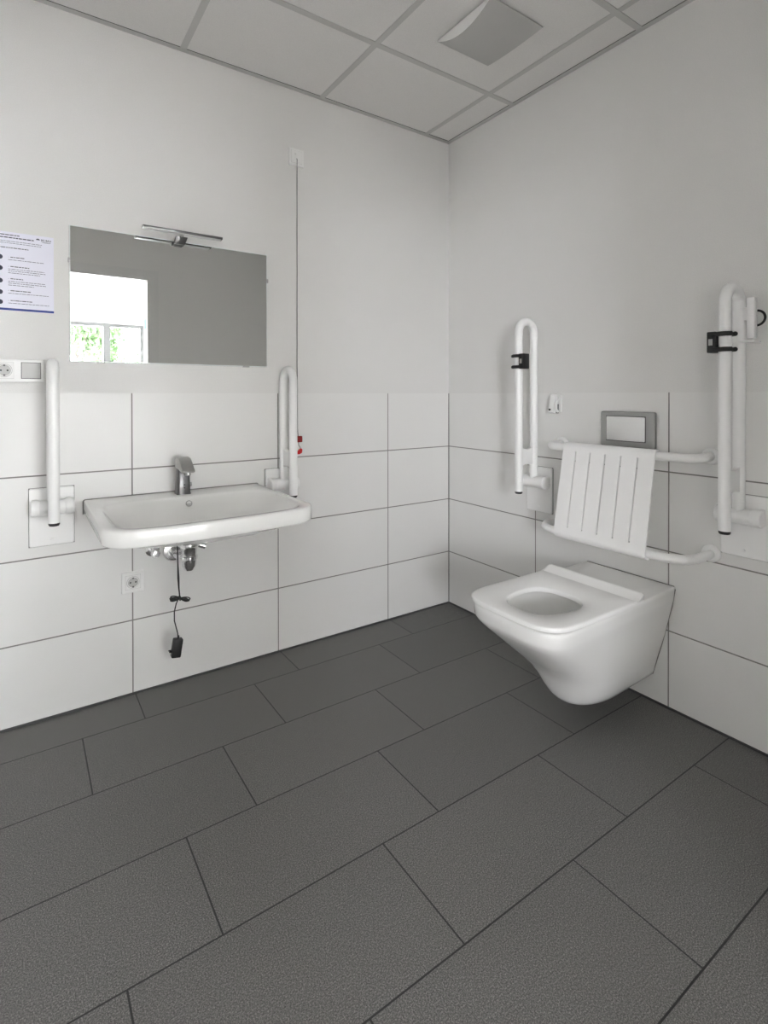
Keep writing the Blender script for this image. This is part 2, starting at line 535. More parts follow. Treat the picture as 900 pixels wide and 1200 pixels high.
# ------------------------------------------------------------------ mirror
root = thing('wall_mirror', 'frameless rectangular mirror above the washbasin', 'mirror', (-1.45, -0.005, 1.276))
s0, s1, z0, z1 = 1.071, 1.829, 1.276, 1.770
bm = nb(); box(bm, (s0, 0.0005, z0), (s1, 0.010, z1), A); build('mirror_backing', bm, M['mirroredge'], root)
bm = nb(); box(bm, (s0 + 0.0035, 0.0101, z0 + 0.0035), (s1 - 0.0035, 0.0112, z1 - 0.0035), A); build('mirror_glass', bm, M['mirror'], root)
for (s, z, w, h) in ((s1 + 0.001, 1.643, 0.006, 0.016), (s0 - 0.001, 1.655, 0.006, 0.016), (1.728, z0, 0.028, 0.006), (1.168, z0, 0.028, 0.006)):
    bm = nb(); box(bm, (s - w / 2, 0.0, z - h / 2), (s + w / 2, 0.0145, z + h / 2), A); build('mirror_clip', bm, M['satin'], root, bevel=0.001)

# lamp over the mirror
root = thing('mirror_lamp', 'slim chrome bar lamp on top of the mirror', 'lamp', A(1.447, 0.01, 1.77))
bm = nb(); box(bm, (1.297, 0.072, 1.779), (1.597, 0.100, 1.7885), A); bar = build('lamp_bar', bm, M['gunmetal'], root, bevel=0.0015)
bm = nb(); box(bm, (1.303, 0.075, 1.7775), (1.591, 0.097, 1.7792), A); build('lamp_diffuser', bm, M['plastic'], bar)
bm = nb(); tube(bm, [A(1.447, 0.004, 1.772), A(1.447, 0.04, 1.772), A(1.447, 0.074, 1.783)], 0.006, 10)
build('lamp_arm', bm, M['chrome'], root)
bm = nb(); loft(bm, [[A(1.424, 0.0115, 1.756), A(1.468, 0.0115, 1.756), A(1.462, 0.0115, 1.784), A(1.418, 0.0115, 1.784)], [A(1.430, 0.038, 1.752), A(1.470, 0.038, 1.752), A(1.466, 0.050, 1.780), A(1.420, 0.050, 1.780)]]); build('lamp_clamp', bm, M['gunmetal'], root, bevel=0.003)

# ------------------------------------------------------------------ notice on the wall
def text_mesh(bm, txt, size, F, s, z, o, bold=0.0):
    cu = bpy.data.curves.new('t', 'FONT'); cu.body = txt; cu.size = size; cu.offset = bold
    ob = bpy.data.objects.new('t', cu); COL.objects.link(ob)
    dg = bpy.context.evaluated_depsgraph_get()
    me = bpy.data.meshes.new_from_object(ob.evaluated_get(dg))
    vs = [bm.verts.new(F(s - v.co.x, o, z + v.co.y)) for v in me.vertices]
    for p in me.polygons:
        try: bm.faces.new([vs[i] for i in p.vertices])
        except ValueError: pass
    bpy.data.objects.remove(ob); bpy.data.curves.remove(cu); bpy.data.meshes.remove(me)
root = thing('wall_notice', 'white printed instruction sheet with a blue bar taped to the wall', 'poster', A(1.98, 0.002, 1.445))
P0, P1, PZ0, PZ1 = 1.8765, 2.0870, 1.4455, 1.7155
bm = nb(); box(bm, (P0, 0.0002, PZ0), (P1, 0.0012, PZ1), A); build('sheet', bm, M['paper'], root)
bm = nb(); box(bm, (P0, 0.0013, PZ0 + 0.001), (P1, 0.0015, PZ0 + 0.0085), A); build('blue_bar', bm, M['blue'], root)
rnd = random.Random(4)
bm = nb()
def words(bm, sl, sr, z, h):
    s = sl
    while s > sr + 0.002:
        w = min(rnd.uniform(0.004, 0.013), s - sr)
        box(bm, (s - w, 0.0013, z), (s, 0.0015, z + h), A)
        s -= w + 0.0018
words(bm, 2.08, 1.978, 1.7035, 0.0030)
words(bm, 2.08, 1.936, 1.6945, 0.0034)
build('printed_title', bm, M['ink'], root)
bm = nb(); words(bm, 2.08, 1.912, 1.6830, 0.0014); words(bm, 2.08, 1.915, 1.6765, 0.0014); build('printed_paragraph', bm, M['ink'], root)
bm = nb(); words(bm, 2.08, 1.952, 1.6600, 0.0026); build('printed_heading', bm, M['ink'], root)
NOTES = ((1.6280, 1.962, (1.907,)), (1.5960, 1.950, (1.905, 1.902, 1.918)), (1.5540, 1.968, (1.900, 1.897, 1.936)), (1.5130, 1.946, (1.893,)), (1.4790, 1.942, (1.891,)))
for i, (zz, head, lines) in enumerate(NOTES):
    bm = nb()
    text_mesh(bm, '%d.' % (i + 1), 0.0046, A, 2.011, zz - 0.0002, 0.0015)
    words(bm, 2.0045, head, zz, 0.0026)
    zl = zz - 0.0085
    for e in lines:
        words(bm, 2.011, e, zl, 0.0015); zl -= 0.0066
    build('printed_paragraph', bm, M['ink'], root)
bm = nb()
text_mesh(bm, 'BG BAU', 0.0088, A, 1.9150, 1.6985, 0.0015, 0.0002)
box(bm, (1.885, 0.0013, 1.6945), (1.914, 0.0015, 1.6953), A); box(bm, (1.888, 0.0013, 1.6925), (1.911, 0.0015, 1.6933), A)
build('printed_lettering', bm, M['ink'], root)
bm = nb()
em = [(1.924 + 0.0058 * math.cos(PI * k / 12), 1.7005 + (0.0052 if k % 3 else 0.0040) * math.sin(PI * k / 12)) for k in range(13)]
loft(bm, [[A(u, 0.0013, v) for u, v in em], [A(u, 0.0016, v) for u, v in em]])
build('printed_emblem', bm, M['ink'], root)
for zc in (1.628, 1.590, 1.547, 1.508, 1.474):
    bm = nb(); cyl(bm, A(2.034, 0.0012, zc), A(2.034, 0.0016, zc), 0.0080, 24); build('pictogram', bm, M['ink'], root)

# ------------------------------------------------------------------ sockets and switches
def socket_insert(F, s, z, o, root, name='socket_insert'):
    bm = nb()
    lathe(bm, F(s, o, z), F(0, 1, 0) - F(0, 0, 0), [(0.0215, 0), (0.0215, 0.0030), (0.0200, 0.0036), (0.0188, 0.0030), (0.0186, 0.0004), (0, 0.0004)], 40)
    ins = build(name, bm, M['plastic'], root)
    bm = nb(); lathe(bm, F(s, o, z), F(0, 1, 0) - F(0, 0, 0), [(0.0232, 0), (0.0232, 0.0006), (0, 0.0006)], 40)
    build('shadow_ring', bm, M['grid'], ins)
    for ds in (-0.0095, 0.0095):
        bm = nb(); cyl(bm, F(s + ds, o + 0.0003, z), F(s + ds, o + 0.0009, z), 0.0030, 16)
        build('contact_hole', bm, M['black'], ins)
    for dz in (-0.0168, 0.0168):
        bm = nb(); box(bm, (s - 0.0030, o + 0.0002, z + dz - 0.003), (s + 0.0030, o + 0.0034, z + dz + 0.003), F)
        build('earth_clip', bm, M['gridedge'], ins)
def ring_outline(bm, F, s0, z0, s1, z1, o):
    box(bm, (s0, o - 0.0005, z0), (s1, o, z1), F)
# low socket
root = thing('wall_socket', 'single white power socket on the tiles low under the washbasin', 'socket', A(1.6205, 0.002, 0.397))
bm = nb(); plate(bm, A, 1.580, 0.395, 1.661, 0.476, 0.001, 0.009, 0.004, 0.003); build('socket_frame', bm, M['plastic'], root, smooth=12)
bm = nb(); box(bm, (1.5935, 0.0085, 0.4085), (1.6475, 0.0092, 0.4625), A); build('shadow_joint', bm, M['grid'], root)
bm = nb(); plate(bm, A, 1.5942, 0.4092, 1.6468, 0.4618, 0.005, 0.0100, 0.002, 0.001); build('centre_plate', bm, M['plastic'], root, smooth=12)
socket_insert(A, 1.6205, 0.4355, 0.0102, root)
# double frame beside the mirror
root = thing('socket_and_switch', 'white double frame with socket and grey blank switch left of the mirror', 'socket', A(1.977, 0.001, 1.2))
bm = nb(); plate(bm, A, 1.9075, 1.2000, 2.0600, 1.2790, 0.0002, 0.008, 0.004, 0.003); build('socket_frame', bm, M['plastic'], root, smooth=12)
bm = nb(); box(bm, (1.9965, 0.0075, 1.2115), (2.0505, 0.0082, 1.2675), A); build('shadow_joint', bm, M['grid'], root)
bm = nb(); plate(bm, A, 1.9972, 1.2122, 2.0498, 1.2668, 0.004, 0.0090, 0.002, 0.001); build('centre_plate', bm, M['plastic'], root, smooth=12)
socket_insert(A, 2.0235, 1.2395, 0.0092, root)
bm = nb(); box(bm, (1.9170, 0.0075, 1.2115), (1.9755, 0.0083, 1.2685), A); build('shadow_joint', bm, M['black'], root)
bm = nb(); plate(bm, A, 1.9185, 1.2130, 1.9740, 1.2670, 0.004, 0.0098, 0.002, 0.001); build('rocker', bm, M['rocker'], root, smooth=12)
# pull switch with alarm cord
root = thing('pull_cord_switch', 'white emergency pull switch high on the left wall with a long cord and red grips', 'switch', A(0.927, 0.001, 2.234))
bm = nb(); plate(bm, A, 0.890, 2.196, 0.964, 2.274, 0.0002, 0.009, 0.004, 0.003); build('switch_frame', bm, M['plastic'], root, smooth=12)
bm = nb(); box(bm, (0.900, 0.0085, 2.207), (0.954, 0.0092, 2.263), A); build('shadow_joint', bm, M['grid'], root)
bm = nb(); plate(bm, A, 0.9008, 2.2078, 0.9532, 2.2622, 0.004, 0.011, 0.002, 0.001); build('switch_cover', bm, M['plastic'], root, smooth=12)
bm = nb(); cyl(bm, A(0.934, 0.009, 2.247), A(0.934, 0.014, 2.247), 0.004, 16); build('call_button', bm, M['paint'], root)
bm = nb()
tube(bm, [A(0.927, 0.011, 2.228), A(0.927, 0.014, 2.222), A(0.9275, 0.0135, 2.1), A(0.9275, 0.0125, 1.7), A(0.9285, 0.012, 1.3), A(0.9265, 0.012, 1.0), A(0.924, 0.012, 0.965)], 0.0016, 8)
tube(bm, [A(0.922, 0.012, 0.945), A(0.921, 0.012, 0.925), A(0.914, 0.012, 0.915), A(0.911, 0.012, 0.902)], 0.0014, 8)
build('pull_cord', bm, M['cord'], root)
bm = nb()
box(bm, (0.904, 0.003, 0.938), (0.932, 0.019, 0.967), A)
build('toggle', bm, M['darkred'], root, bevel=0.004)
bm = nb()
v = [A(0.934, .004, .884), A(0.932, .004, .893), A(0.910, .004, .911), A(0.904, .004, .905), A(0.906, .004, .890), A(0.918, .004, .884)]
w = [Vector((p.x, -0.018, p.z)) for p in v]
loft(bm, [v, w]); build('grip', bm, M['red'], root, bevel=0.002)

# ------------------------------------------------------------------ fold-up grab rails
R = 0.0175
def grab_rail(F, s, ztop, label, clamp=0, group=None, knobside=1, extras=None):
    ob, of = 0.048, 0.148
    hz = 0.762
    root = thing('grab_rail', label, 'grab rail', F(s, 0, 0.62), group)
    bm = nb(); plate(bm, F, s - 0.069, 0.621, s + 0.069, 0.826, 0.0018, 0.012, 0.006, 0.003); pl = build('wall_plate', bm, M['nylon'], root, smooth=12)
    bm = nb(); lathe(bm, F(s, 0.012, 0.643), F(0, 1, 0) - F(0, 0, 0), [(0.005, 0), (0.005, 0.001), (0.0035, 0.0022), (0, 0.0022)], 16); build('screw_cap', bm, M['nylon'], pl)
    # hub: a horizontal barrel with end caps, on two cheeks
    bm = nb()
    ax = (F(1, 0, 0) - F(0, 0, 0)).normalized()
    lathe(bm, F(s - 0.066, ob, hz), ax, [(0, 0), (0.024, 0), (0.0275, 0.003), (0.0275, 0.026), (0.0255, 0.028), (0.0255, 0.104), (0.0275, 0.106), (0.0275, 0.129), (0.024, 0.132), (0, 0.132)], 36)
    build('hinge_barrel', bm, M['nylon'], root)
    for a, b in ((-0.062, -0.041), (0.041, 0.062)):
        bm = nb(); box(bm, (s + a, 0.011, hz - 0.026), (s + b, ob, hz + 0.026), F)
        build('hinge_cheek', bm, M['nylon'], root, bevel=0.004)
    bm = nb(); box(bm, (s - 0.0705, 0.0016, 0.6195), (s + 0.0705, 0.0045, 0.8275), F); build('plate_rim', bm, M['silicone'], pl)  # thin dark rim drawn around the wall plate
    # U-shaped tube, back leg into the barrel, front leg hanging free
    rb = (of - ob) / 2
    bm = nb()
    path = fillet([F(s, ob, hz + 0.005), F(s, ob, ztop), F(s, of, ztop), F(s, of, 0.728)], rb * 0.98, 14)
    tube(bm, path, R, 24)
    build('rail_tube', bm, M['nylon'], root, smooth=50)
    bm = nb(); lathe(bm, F(s, of, 0.729), (0, 0, -1), [(R * 0.96, 0), (R * 0.96, 0.007), (R * 0.82, 0.011), (0, 0.011)], 24); build('end_cap', bm, M['black'], root)
    # web between the two legs with scooped edges
    bm = nb()
    zt, zb = 0.925, 0.845
    pts = []
    for k in range(9):
        a = PI * k / 8
        pts.append(((ob + of) / 2 - math.cos(a) * (rb - 0.004), zt - 0.028 * math.sin(a) + 0.014))
    for k in range(9):
        a = PI * k / 8
        pts.append(((ob + of) / 2 + math.cos(a) * (rb - 0.004), zb + 0.022 * math.sin(a) - 0.02))
    loft(bm, [[F(s - 0.009, o, z) for o, z in pts], [F(s + 0.009, o, z) for o, z in pts]])
    build('web', bm, M['nylon'], root, bevel=0.002)
    return root

ga = 'fold-up grab rails beside the washbasin'
gb = 'fold-up grab rails beside the toilet'
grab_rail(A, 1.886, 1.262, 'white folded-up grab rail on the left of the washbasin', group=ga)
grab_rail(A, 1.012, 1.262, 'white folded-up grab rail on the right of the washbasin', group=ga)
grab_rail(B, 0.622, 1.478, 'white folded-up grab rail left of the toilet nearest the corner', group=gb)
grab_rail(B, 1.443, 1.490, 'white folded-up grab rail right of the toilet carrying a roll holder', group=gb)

# black stick clamps on the front tubes of the toilet rails
def clamp(t, z, side, label):
    """side +1: plate on the right (t+) of the tube, prongs reach to the left"""
    o = 0.148
    root = thing('rail_clamp', label, 'clamp', B(t, o, z), 'black clamps on the toilet grab rails')
    bm = nb()
    a, b = t + side * 0.0180, t + side * 0.044
    box(bm, (min(a, b), o - 0.018, z - 0.033), (max(a, b), o + 0.022, z + 0.033), B)
    build('clamp_body', bm, M['black'], root, bevel=0.003)
    for dz in (-0.024, 0.024):
        bm = nb()
        for k in (-1, 1):
            path = fillet([B(t + side * 0.024, o + k * 0.0245, z + dz), B(t - side * 0.010, o + k * 0.0245, z + dz), B(t - side * 0.024, o + k * 0.012, z + dz)], 0.008, 5)
            tube(bm, path, 0.0072, 12)
        build('prong', bm, M['black'], root)
    bm = nb(); box(bm, (min(a, b) + 0.006, o + 0.0222, z - 0.010), (max(a, b) - 0.008, o + 0.0232, z + 0.010), B); build('inlay', bm, M['satin'], root)
clamp(0.622, 1.300, 1, 'black two-pronged clamp on the rail nearest the corner')
clamp(1.443, 1.318, -1, 'black two-pronged clamp on the rail right of the toilet')

# roll holder on the back tube of the right rail
t0 = 1.443
root = thing('roll_holder', 'white clip-on holder with a black ring at the top of the right rail', 'holder', B(t0, 0.05, 1.32))
bm = nb(); cyl(bm, B(t0, 0.048, 1.322), B(t0, 0.048, 1.455), 0.0215, 28); box(bm, (t0 - 0.024, 0.024, 1.318), (t0 + 0.052, 0.074, 1.324), B); build('sleeve', bm, M['nylon'], root, bevel=0.001)
bm = nb(); box(bm, (t0 + 0.031, 0.052, 1.330), (t0 + 0.052, 0.078, 1.458), B); build('side_plate', bm, M['nylon'], root, bevel=0.003)
bm = nb(); box(bm, (t0 + 0.012, 0.052, 1.39), (t0 + 0.034, 0.062, 1.43), B); build('bridge', bm, M['nylon'], root)
bm = nb()
tube(bm, [B(t0 + 0.046 + 0.0235 * math.cos(2 * PI * k / 32), 0.044, 1.395 + 0.0235 * math.sin(2 * PI * k / 32)) for k in range(32)], 0.0036, 10, closed=True)
build('ring', bm, M['black'], root)

# ------------------------------------------------------------------ washbasin
BC = 1.450
def basin_ring(hw, yf, bow, r, z, s_c=BC, yb=0.0, nside=8, nfront=16, nc=8):
    pts = []
    # start at wall, left side (larger s), go forward, across, back along right side, along the wall
    L = []
    for k in range(nside):
        L.append((hw, yb + (yf - r - yb) * k / nside))
    for k in range(nc + 1):
        a = PI / 2 * k / nc
        L.append((hw - r + r * math.cos(a), yf - r + r * math.sin(a)))
    for k in range(1, nfront):
        L.append((hw - r - (2 * (hw - r)) * k / nfront, yf))
    for k in range(nc + 1):
        a = PI / 2 * k / nc
        L.append((-(hw - r) - r * math.sin(a), yf - r + r * math.cos(a)))
    for k in range(1, nside + 1):
        L.append((-hw, yf - r - (yf - r - yb) * k / nside))
    for k in range(1, 10):
        L.append((-hw + 2 * hw * k / 10, yb))
    out = []
    for (u, v) in L:
        w = max(0.0, (v - yb) / max(yf - yb, 1e-6)) ** 2
        out.append(A(s_c + u, v + bow * w * (1 - (u / hw) ** 2), z))
    return out
def inner_ring(outer, c, hu, hv, n, z):
    """superellipse ring matched by angle to an outer ring (frame A)"""
    out = []
    for p in outer:
        u, v = (-p.x - c[0]), (-p.y - c[1])
        a = math.atan2(v / hv, u / hu)
        cu, sv = math.cos(a), math.sin(a)
        k = (abs(cu) ** n + abs(sv) ** n) ** (-1 / n)
        out.append(A(c[0] + hu * k * cu, c[1] + hv * k * sv, z))
    return out
root = thing('washbasin', 'white rectangular ceramic washbasin mounted on the tiled left wall', 'washbasin', A(BC, 0.002, 0.62))
HW, YF = 0.336, 0.572
Z = 0.768
yb = 0.0022
bc = (BC, 0.325)
O = lambda hw, yf, r, z, bow=0.030: basin_ring(hw, yf, bow, r, z, yb=yb)
top = O(HW, YF, 0.075, Z)
rings = []
bottom_seed = O(HW - 0.012, YF - 0.012, 0.07, 0.715)
rings.append(inner_ring(bottom_seed, (BC, 0.28), 0.15, 0.11, 2.4, 0.660))
rings.append(inner_ring(bottom_seed, (BC, 0.28), 0.21, 0.17, 2.6, 0.665))
rings.append(inner_ring(bottom_seed, (BC, 0.29), 0.275, 0.225, 3.2, 0.685))
r3 = inner_ring(bottom_seed, (BC, 0.30), 0.310, 0.268, 5, 0.709)
rings.append(r3)
rings.append(O(HW - 0.010, YF - 0.010, 0.068, 0.7165))
rings.append(O(HW - 0.003, YF - 0.003, 0.073, 0.7180))
rings.append(O(HW, YF, 0.075, 0.7225))
rings.append(O(HW, YF, 0.075, Z - 0.006))
rings.append(O(HW - 0.0018, YF - 0.0018, 0.074, Z - 0.0018))
rings.append(O(HW - 0.006, YF - 0.006, 0.071, Z))
ref = rings[-1]
# inner bowl: (centre, half u, half v, exponent, z)
rings.append(inner_ring(ref, (BC, 0.345), 0.306, 0.225, 5.5, Z - 0.0002))
rings.append(inner_ring(ref, (BC, 0.345), 0.300, 0.219, 5.5, Z - 0.004))
rings.append(inner_ring(ref, (BC, 0.345), 0.294, 0.214, 5.2, Z - 0.012))
rings.append(inner_ring(ref, (BC, 0.342), 0.270, 0.202, 4.0, Z - 0.045))
rings.append(inner_ring(ref, (BC, 0.335), 0.232, 0.182, 3.4, Z - 0.068))
rings.append(inner_ring(ref, (BC, 0.325), 0.190, 0.150, 3.0, Z - 0.082))
rings.append(inner_ring(ref, (BC, 0.315), 0.130, 0.100, 2.6, Z - 0.0885))
rings.append(inner_ring(ref, (BC, 0.300), 0.032, 0.032, 2.0, Z - 0.0920))
bm = nb(); loft(bm, rings); build('basin_body', bm, M['ceramic'], root, smooth=60)
bm = nb(); lathe(bm, A(BC, 0.30, Z - 0.0920), (0, 0, 1), [(0.034, 0), (0.034, 0.002), (0.030, 0.004), (0.010, 0.003), (0, 0.003)], 32); build('drain_cover', bm, M['chrome'], root)
# overflow on the rear slope of the bowl
import mathutils
nrm = (A(0, 0.35, 1) - A(0, 0, 0)); nrm = Vector((0, -0.86, 0.5)).normalized()
oc = A(1.443, 0.1355, 0.739)
bm = nb(); lathe(bm, oc - nrm * 0.004, nrm, [(0.0125, 0), (0.0125, 0.006), (0.0115, 0.0075), (0.0095, 0.0075), (0.0090, 0.002), (0, 0.002)], 28); ov = build('overflow_ring', bm, M['chrome'], root)
bm = nb(); cyl(bm, oc - nrm * 0.003 , oc + nrm * 0.0005, 0.0088, 24); build('overflow_hole', bm, M['grid'], ov)
# silicone against the wall
bm = nb()
sil = [(HW + 0.001, Z - 0.052), (HW + 0.001, Z - 0.004), (HW - 0.003, Z + 0.001), (-HW + 0.003, Z + 0.001), (-HW - 0.001, Z - 0.004), (-HW - 0.001, Z - 0.052)]
tube(bm, fillet([A(BC + u, 0.0025, z) for u, z in sil], 0.006, 4), 0.0025, 8)
build('silicone_bead', bm, M['silicone'], root)

# tap: boxy sensor mixer
root = thing('basin_tap', 'chrome single-lever style sensor tap on the rear deck of the washbasin', 'tap', A(1.449, 0.062, Z))
def rr3(cs, co, hs, ho, r, z, tilt=0.0):
    return [A(u, v, z + tilt * (v - co)) for u, v in rrect(cs - hs, co - ho, cs + hs, co + ho, r, 5)]
TC = 1.4485
bm = nb()
loft(bm, [rr3(TC, 0.066, 0.0270, 0.0290, 0.010, Z), rr3(TC, 0.066, 0.0270, 0.0290, 0.010, Z + 0.003), rr3(TC, 0.066, 0.0250, 0.0265, 0.010, Z + 0.007), rr3(TC, 0.066, 0.0235, 0.0245, 0.010, Z + 0.06), rr3(TC, 0.067, 0.0225, 0.0245, 0.010, Z + 0.103)])
body = build('tap_body', bm, M['gunmetal'], root)
bm = nb()
prof = [(0.040, 0.100), (0.036, 0.125), (0.042, 0.139), (0.070, 0.144), (0.100, 0.140), (0.128, 0.122), (0.158, 0.100), (0.160, 0.094), (0.150, 0.090), (0.118, 0.094), (0.092, 0.098)]
loft(bm, [[A(TC + k * w, o, Z + z) for o, z in prof] for k, w in ((-1, 0.0235), (1, 0.0235))])
build('tap_spout', bm, M['satin'], root, bevel=0.004, segs=3)
bm = nb(); cyl(bm, A(TC, 0.144, Z + 0.092), A(TC, 0.146, Z + 0.080), 0.0105, 20); build('aerator', bm, M['satin'], root)
for dz in (0.026, 0.038):
    bm = nb(); cyl(bm, A(TC, 0.088, Z + dz), A(TC, 0.0935, Z + dz), 0.0028, 12)
    build('sensor_eye', bm, M['black'], body)
bm = nb(); cyl(bm, A(TC - 0.022, 0.068, Z + 0.034), A(TC - 0.033, 0.068, Z + 0.034), 0.0085, 20); build('mixing_knob', bm, M['satin'], body)

# plumbing
root = thing('angle_valve', 'small chrome angle valve on the wall under the washbasin', 'valve', A(1.548, 0.002, 0.543))
vs_, vz = 1.549, 0.548
bm = nb(); lathe(bm, A(vs_, 0.0010, vz), (0, -1, 0), [(0.026, 0), (0.026, 0.003), (0.020, 0.008), (0.012, 0.009)], 28); build('valve_rosette', bm, M['chrome'], root)
bm = nb(); cyl(bm, A(vs_, 0.008, vz), A(vs_, 0.052, vz), 0.0115, 20); cyl(bm, A(vs_, 0.036, vz), A(vs_, 0.036, vz + 0.035), 0.0085, 16); cyl(bm, A(vs_, 0.036, vz + 0.026), A(vs_, 0.036, vz + 0.044), 0.0115, 6); build('valve_body', bm, M['chrome'], root)
bm = nb(); lathe(bm, A(vs_, 0.050, vz - 0.002), (0, -1, 0), [(0.012, 0), (0.0165, 0.003), (0.0170, 0.018), (0.013, 0.023), (0, 0.024)], 10); build('valve_knob', bm, M['chrome'], root)
bm = nb(); tube(bm, fillet([A(vs_, 0.036, vz + 0.044), A(vs_, 0.038, vz + 0.075), A(1.535, 0.06, vz + 0.095), A(1.53, 0.07, 0.664)], 0.02, 6), 0.005, 10); build('supply_hose', bm, M['satin'], root)

root = thing('bottle_trap', 'chrome bottle trap with round wall rosette under the washbasin', 'trap', A(1.462, 0.002, 0.52))
ts, tz, to = 1.4440, 0.545, 0.140
bm = nb(); lathe(bm, A(1.470, 0.0010, 0.532), (0, -1, 0), [(0.041, 0), (0.041, 0.003), (0.037, 0.009), (0.024, 0.012), (0.017, 0.012)], 36); build('rosette', bm, M['chrome'], root)
bm = nb(); tube(bm, fillet([A(1.470, 0.010, 0.532), A(1.469, 0.075, 0.535), A(ts, to, 0.549)], 0.02, 6), 0.0185, 20); build('outlet_pipe', bm, M['chrome'], root)
bm = nb(); lathe(bm, A(ts, to, 0.661), (0, 0, -1), [(0.030, 0), (0.030, 0.010), (0.0185, 0.016), (0.0185, 0.050), (0.041, 0.052), (0.044, 0.060), (0.043, 0.078), (0.036, 0.084), (0.0290, 0.096), (0.0275, 0.118), (0.0315, 0.120), (0.0315, 0.130), (0.028, 0.134), (0.0255, 0.158), (0.016, 0.174), (0, 0.178)], 32); build('trap_cup', bm, M['chrome'], root)
bm = nb(); cyl(bm, A(ts - 0.030, to, 0.582), A(ts - 0.060, to + 0.006, 0.570), 0.0125, 18); build('cleaning_plug', bm, M['chrome'], root)

# sensor power cable and plug-in adapter
root = thing('power_adapter', 'black power adapter dangling on a looped black cable under the washbasin', 'adapter', A(1.489, 0.10, 0.17))
co = 0.140
bm = nb()
path = [A(1.505, 0.215, 0.659), A(1.5035, 0.210, 0.60), A(1.500, 0.200, 0.54), A(1.494, 0.182, 0.475), A(1.488, 0.165, 0.43), A(1.485, 0.158, 0.415), A(1.480, 0.145, 0.388)]
tube(bm, path, [0.0024, 0.0024, 0.0024, 0.0042, 0.0026, 0.0024, 0.0024], 8)
low = []
kx = ((1.482, 0.388), (1.492, 0.368), (1.499, 0.338), (1.499, 0.305), (1.492, 0.275), (1.487, 0.255), (1.486, 0.238))
for i, (s, z) in enumerate(kx): low.append(A(s, co, z))
tube(bm, low, 0.0022, 8)
build('cable', bm, M['cable'], root, smooth=80)
bm = nb()
rnd = random.Random(2)
for k in range(5):
    for sg in (-1, 1):
        L = 0.030 + rnd.uniform(-0.002, 0.008); dz = rnd.uniform(-0.003, 0.003) + (0.001 if sg < 0 else -0.008); do = (k - 2) * 0.0035
        w = 0.0065 + rnd.uniform(-0.002, 0.002)
        c = A(1.479, co, 0.386)
        pts = []
        for j in range(20):
            a = 2 * PI * j / 20
            uu = L / 2 * (1 - math.cos(a)); vv = w * math.sin(a) * math.sin(a / 2)
            pts.append(c + Vector((sg * uu, do, vv + dz * uu / L * 2)))
        tube(bm, pts, 0.0023, 7, closed=True)
build('cable_bundle', bm, M['cable'], root, smooth=80)
bm = nb()
tube(bm, [A(1.479, co + 0.012 * math.cos(2 * PI * k / 12), 0.386 + 0.0075 * math.sin(2 * PI * k / 12)) for k in range(12)], 0.0025, 6, closed=True)
build('cable_tie', bm, M['black'], root)
bm = nb()
c = Vector(A(1.490, co, 0.205)); Rm = Matrix.Rotation(math.radians(9), 3, 'Y')
def AD(u, v, w): return c + Rm @ Vector((-u, -v, w))
box(bm, (-0.0170, -0.014, -0.038), (0.0170, 0.014, 0.030), AD)
ad = build('adapter_body', bm, M['black'], root, bevel=0.004)
bm = nb(); cyl(bm, AD(0, 0, 0.029), AD(0.0, 0, 0.041), 0.0045, 12, 0.003); build('strain_relief', bm, M['black'], ad)
for v_ in (0.006, -0.007):
    bm = nb(); cyl(bm, AD(0.016, v_, -0.016), AD(0.027, v_, -0.016), 0.0026, 10)
    build('plug_pin', bm, M['black'], ad)

# ------------------------------------------------------------------ toilet
WC = 1.040
def dring(w, xf, xb, wb, z, n=2.6, x0=0.0022, ns=7, na=28, zf=None):
    """D-shaped ring: straight from the wall to xb, superellipse nose to xf. zf: height at the nose"""
    L = []
    for k in range(ns):
        f = k / ns
        L.append((wb + (w - wb) * (math.sin(f * PI / 2)), x0 + (xb - x0) * f))
    for k in range(na + 1):
        a = PI / 2 - PI * k / na
        sy, cx = math.sin(a), math.cos(a)
        L.append((w * math.copysign(abs(sy) ** (2 / n), sy), xb + (xf - xb) * abs(cx) ** (2 / n)))
    for k in range(1, ns + 1):
        f = 1 - k / ns
        L.append((-(wb + (w - wb) * (math.sin(f * PI / 2))), x0 + (xb - x0) * f))
    for k in range(1, 10):
        L.append((-wb + 2 * wb * k / 10, x0))
    return [B(WC + 0.021 * v / 0.72 - u, v, z) for u, v in L]
def hole_ring(outer, c, hu, hv, n, z):
    out = []
    for p in outer:
        u, v = (-p.y - c[0]), (-p.x - c[1])
        a = math.atan2(v / hv, u / hu)
        cu, sv = math.cos(a), math.sin(a)
        k = (abs(cu) ** n + abs(sv) ** n) ** (-1 / n)
        hh = hu * (1 - 0.10 * sv)
        out.append(B(c[0] + hh * k * cu, c[1] + hv * k * sv, z))
    return out
root = thing('wall_hung_toilet', 'white wall-hung toilet with open seat and no lid on the right wall', 'toilet', B(WC, 0.002, 0.09))
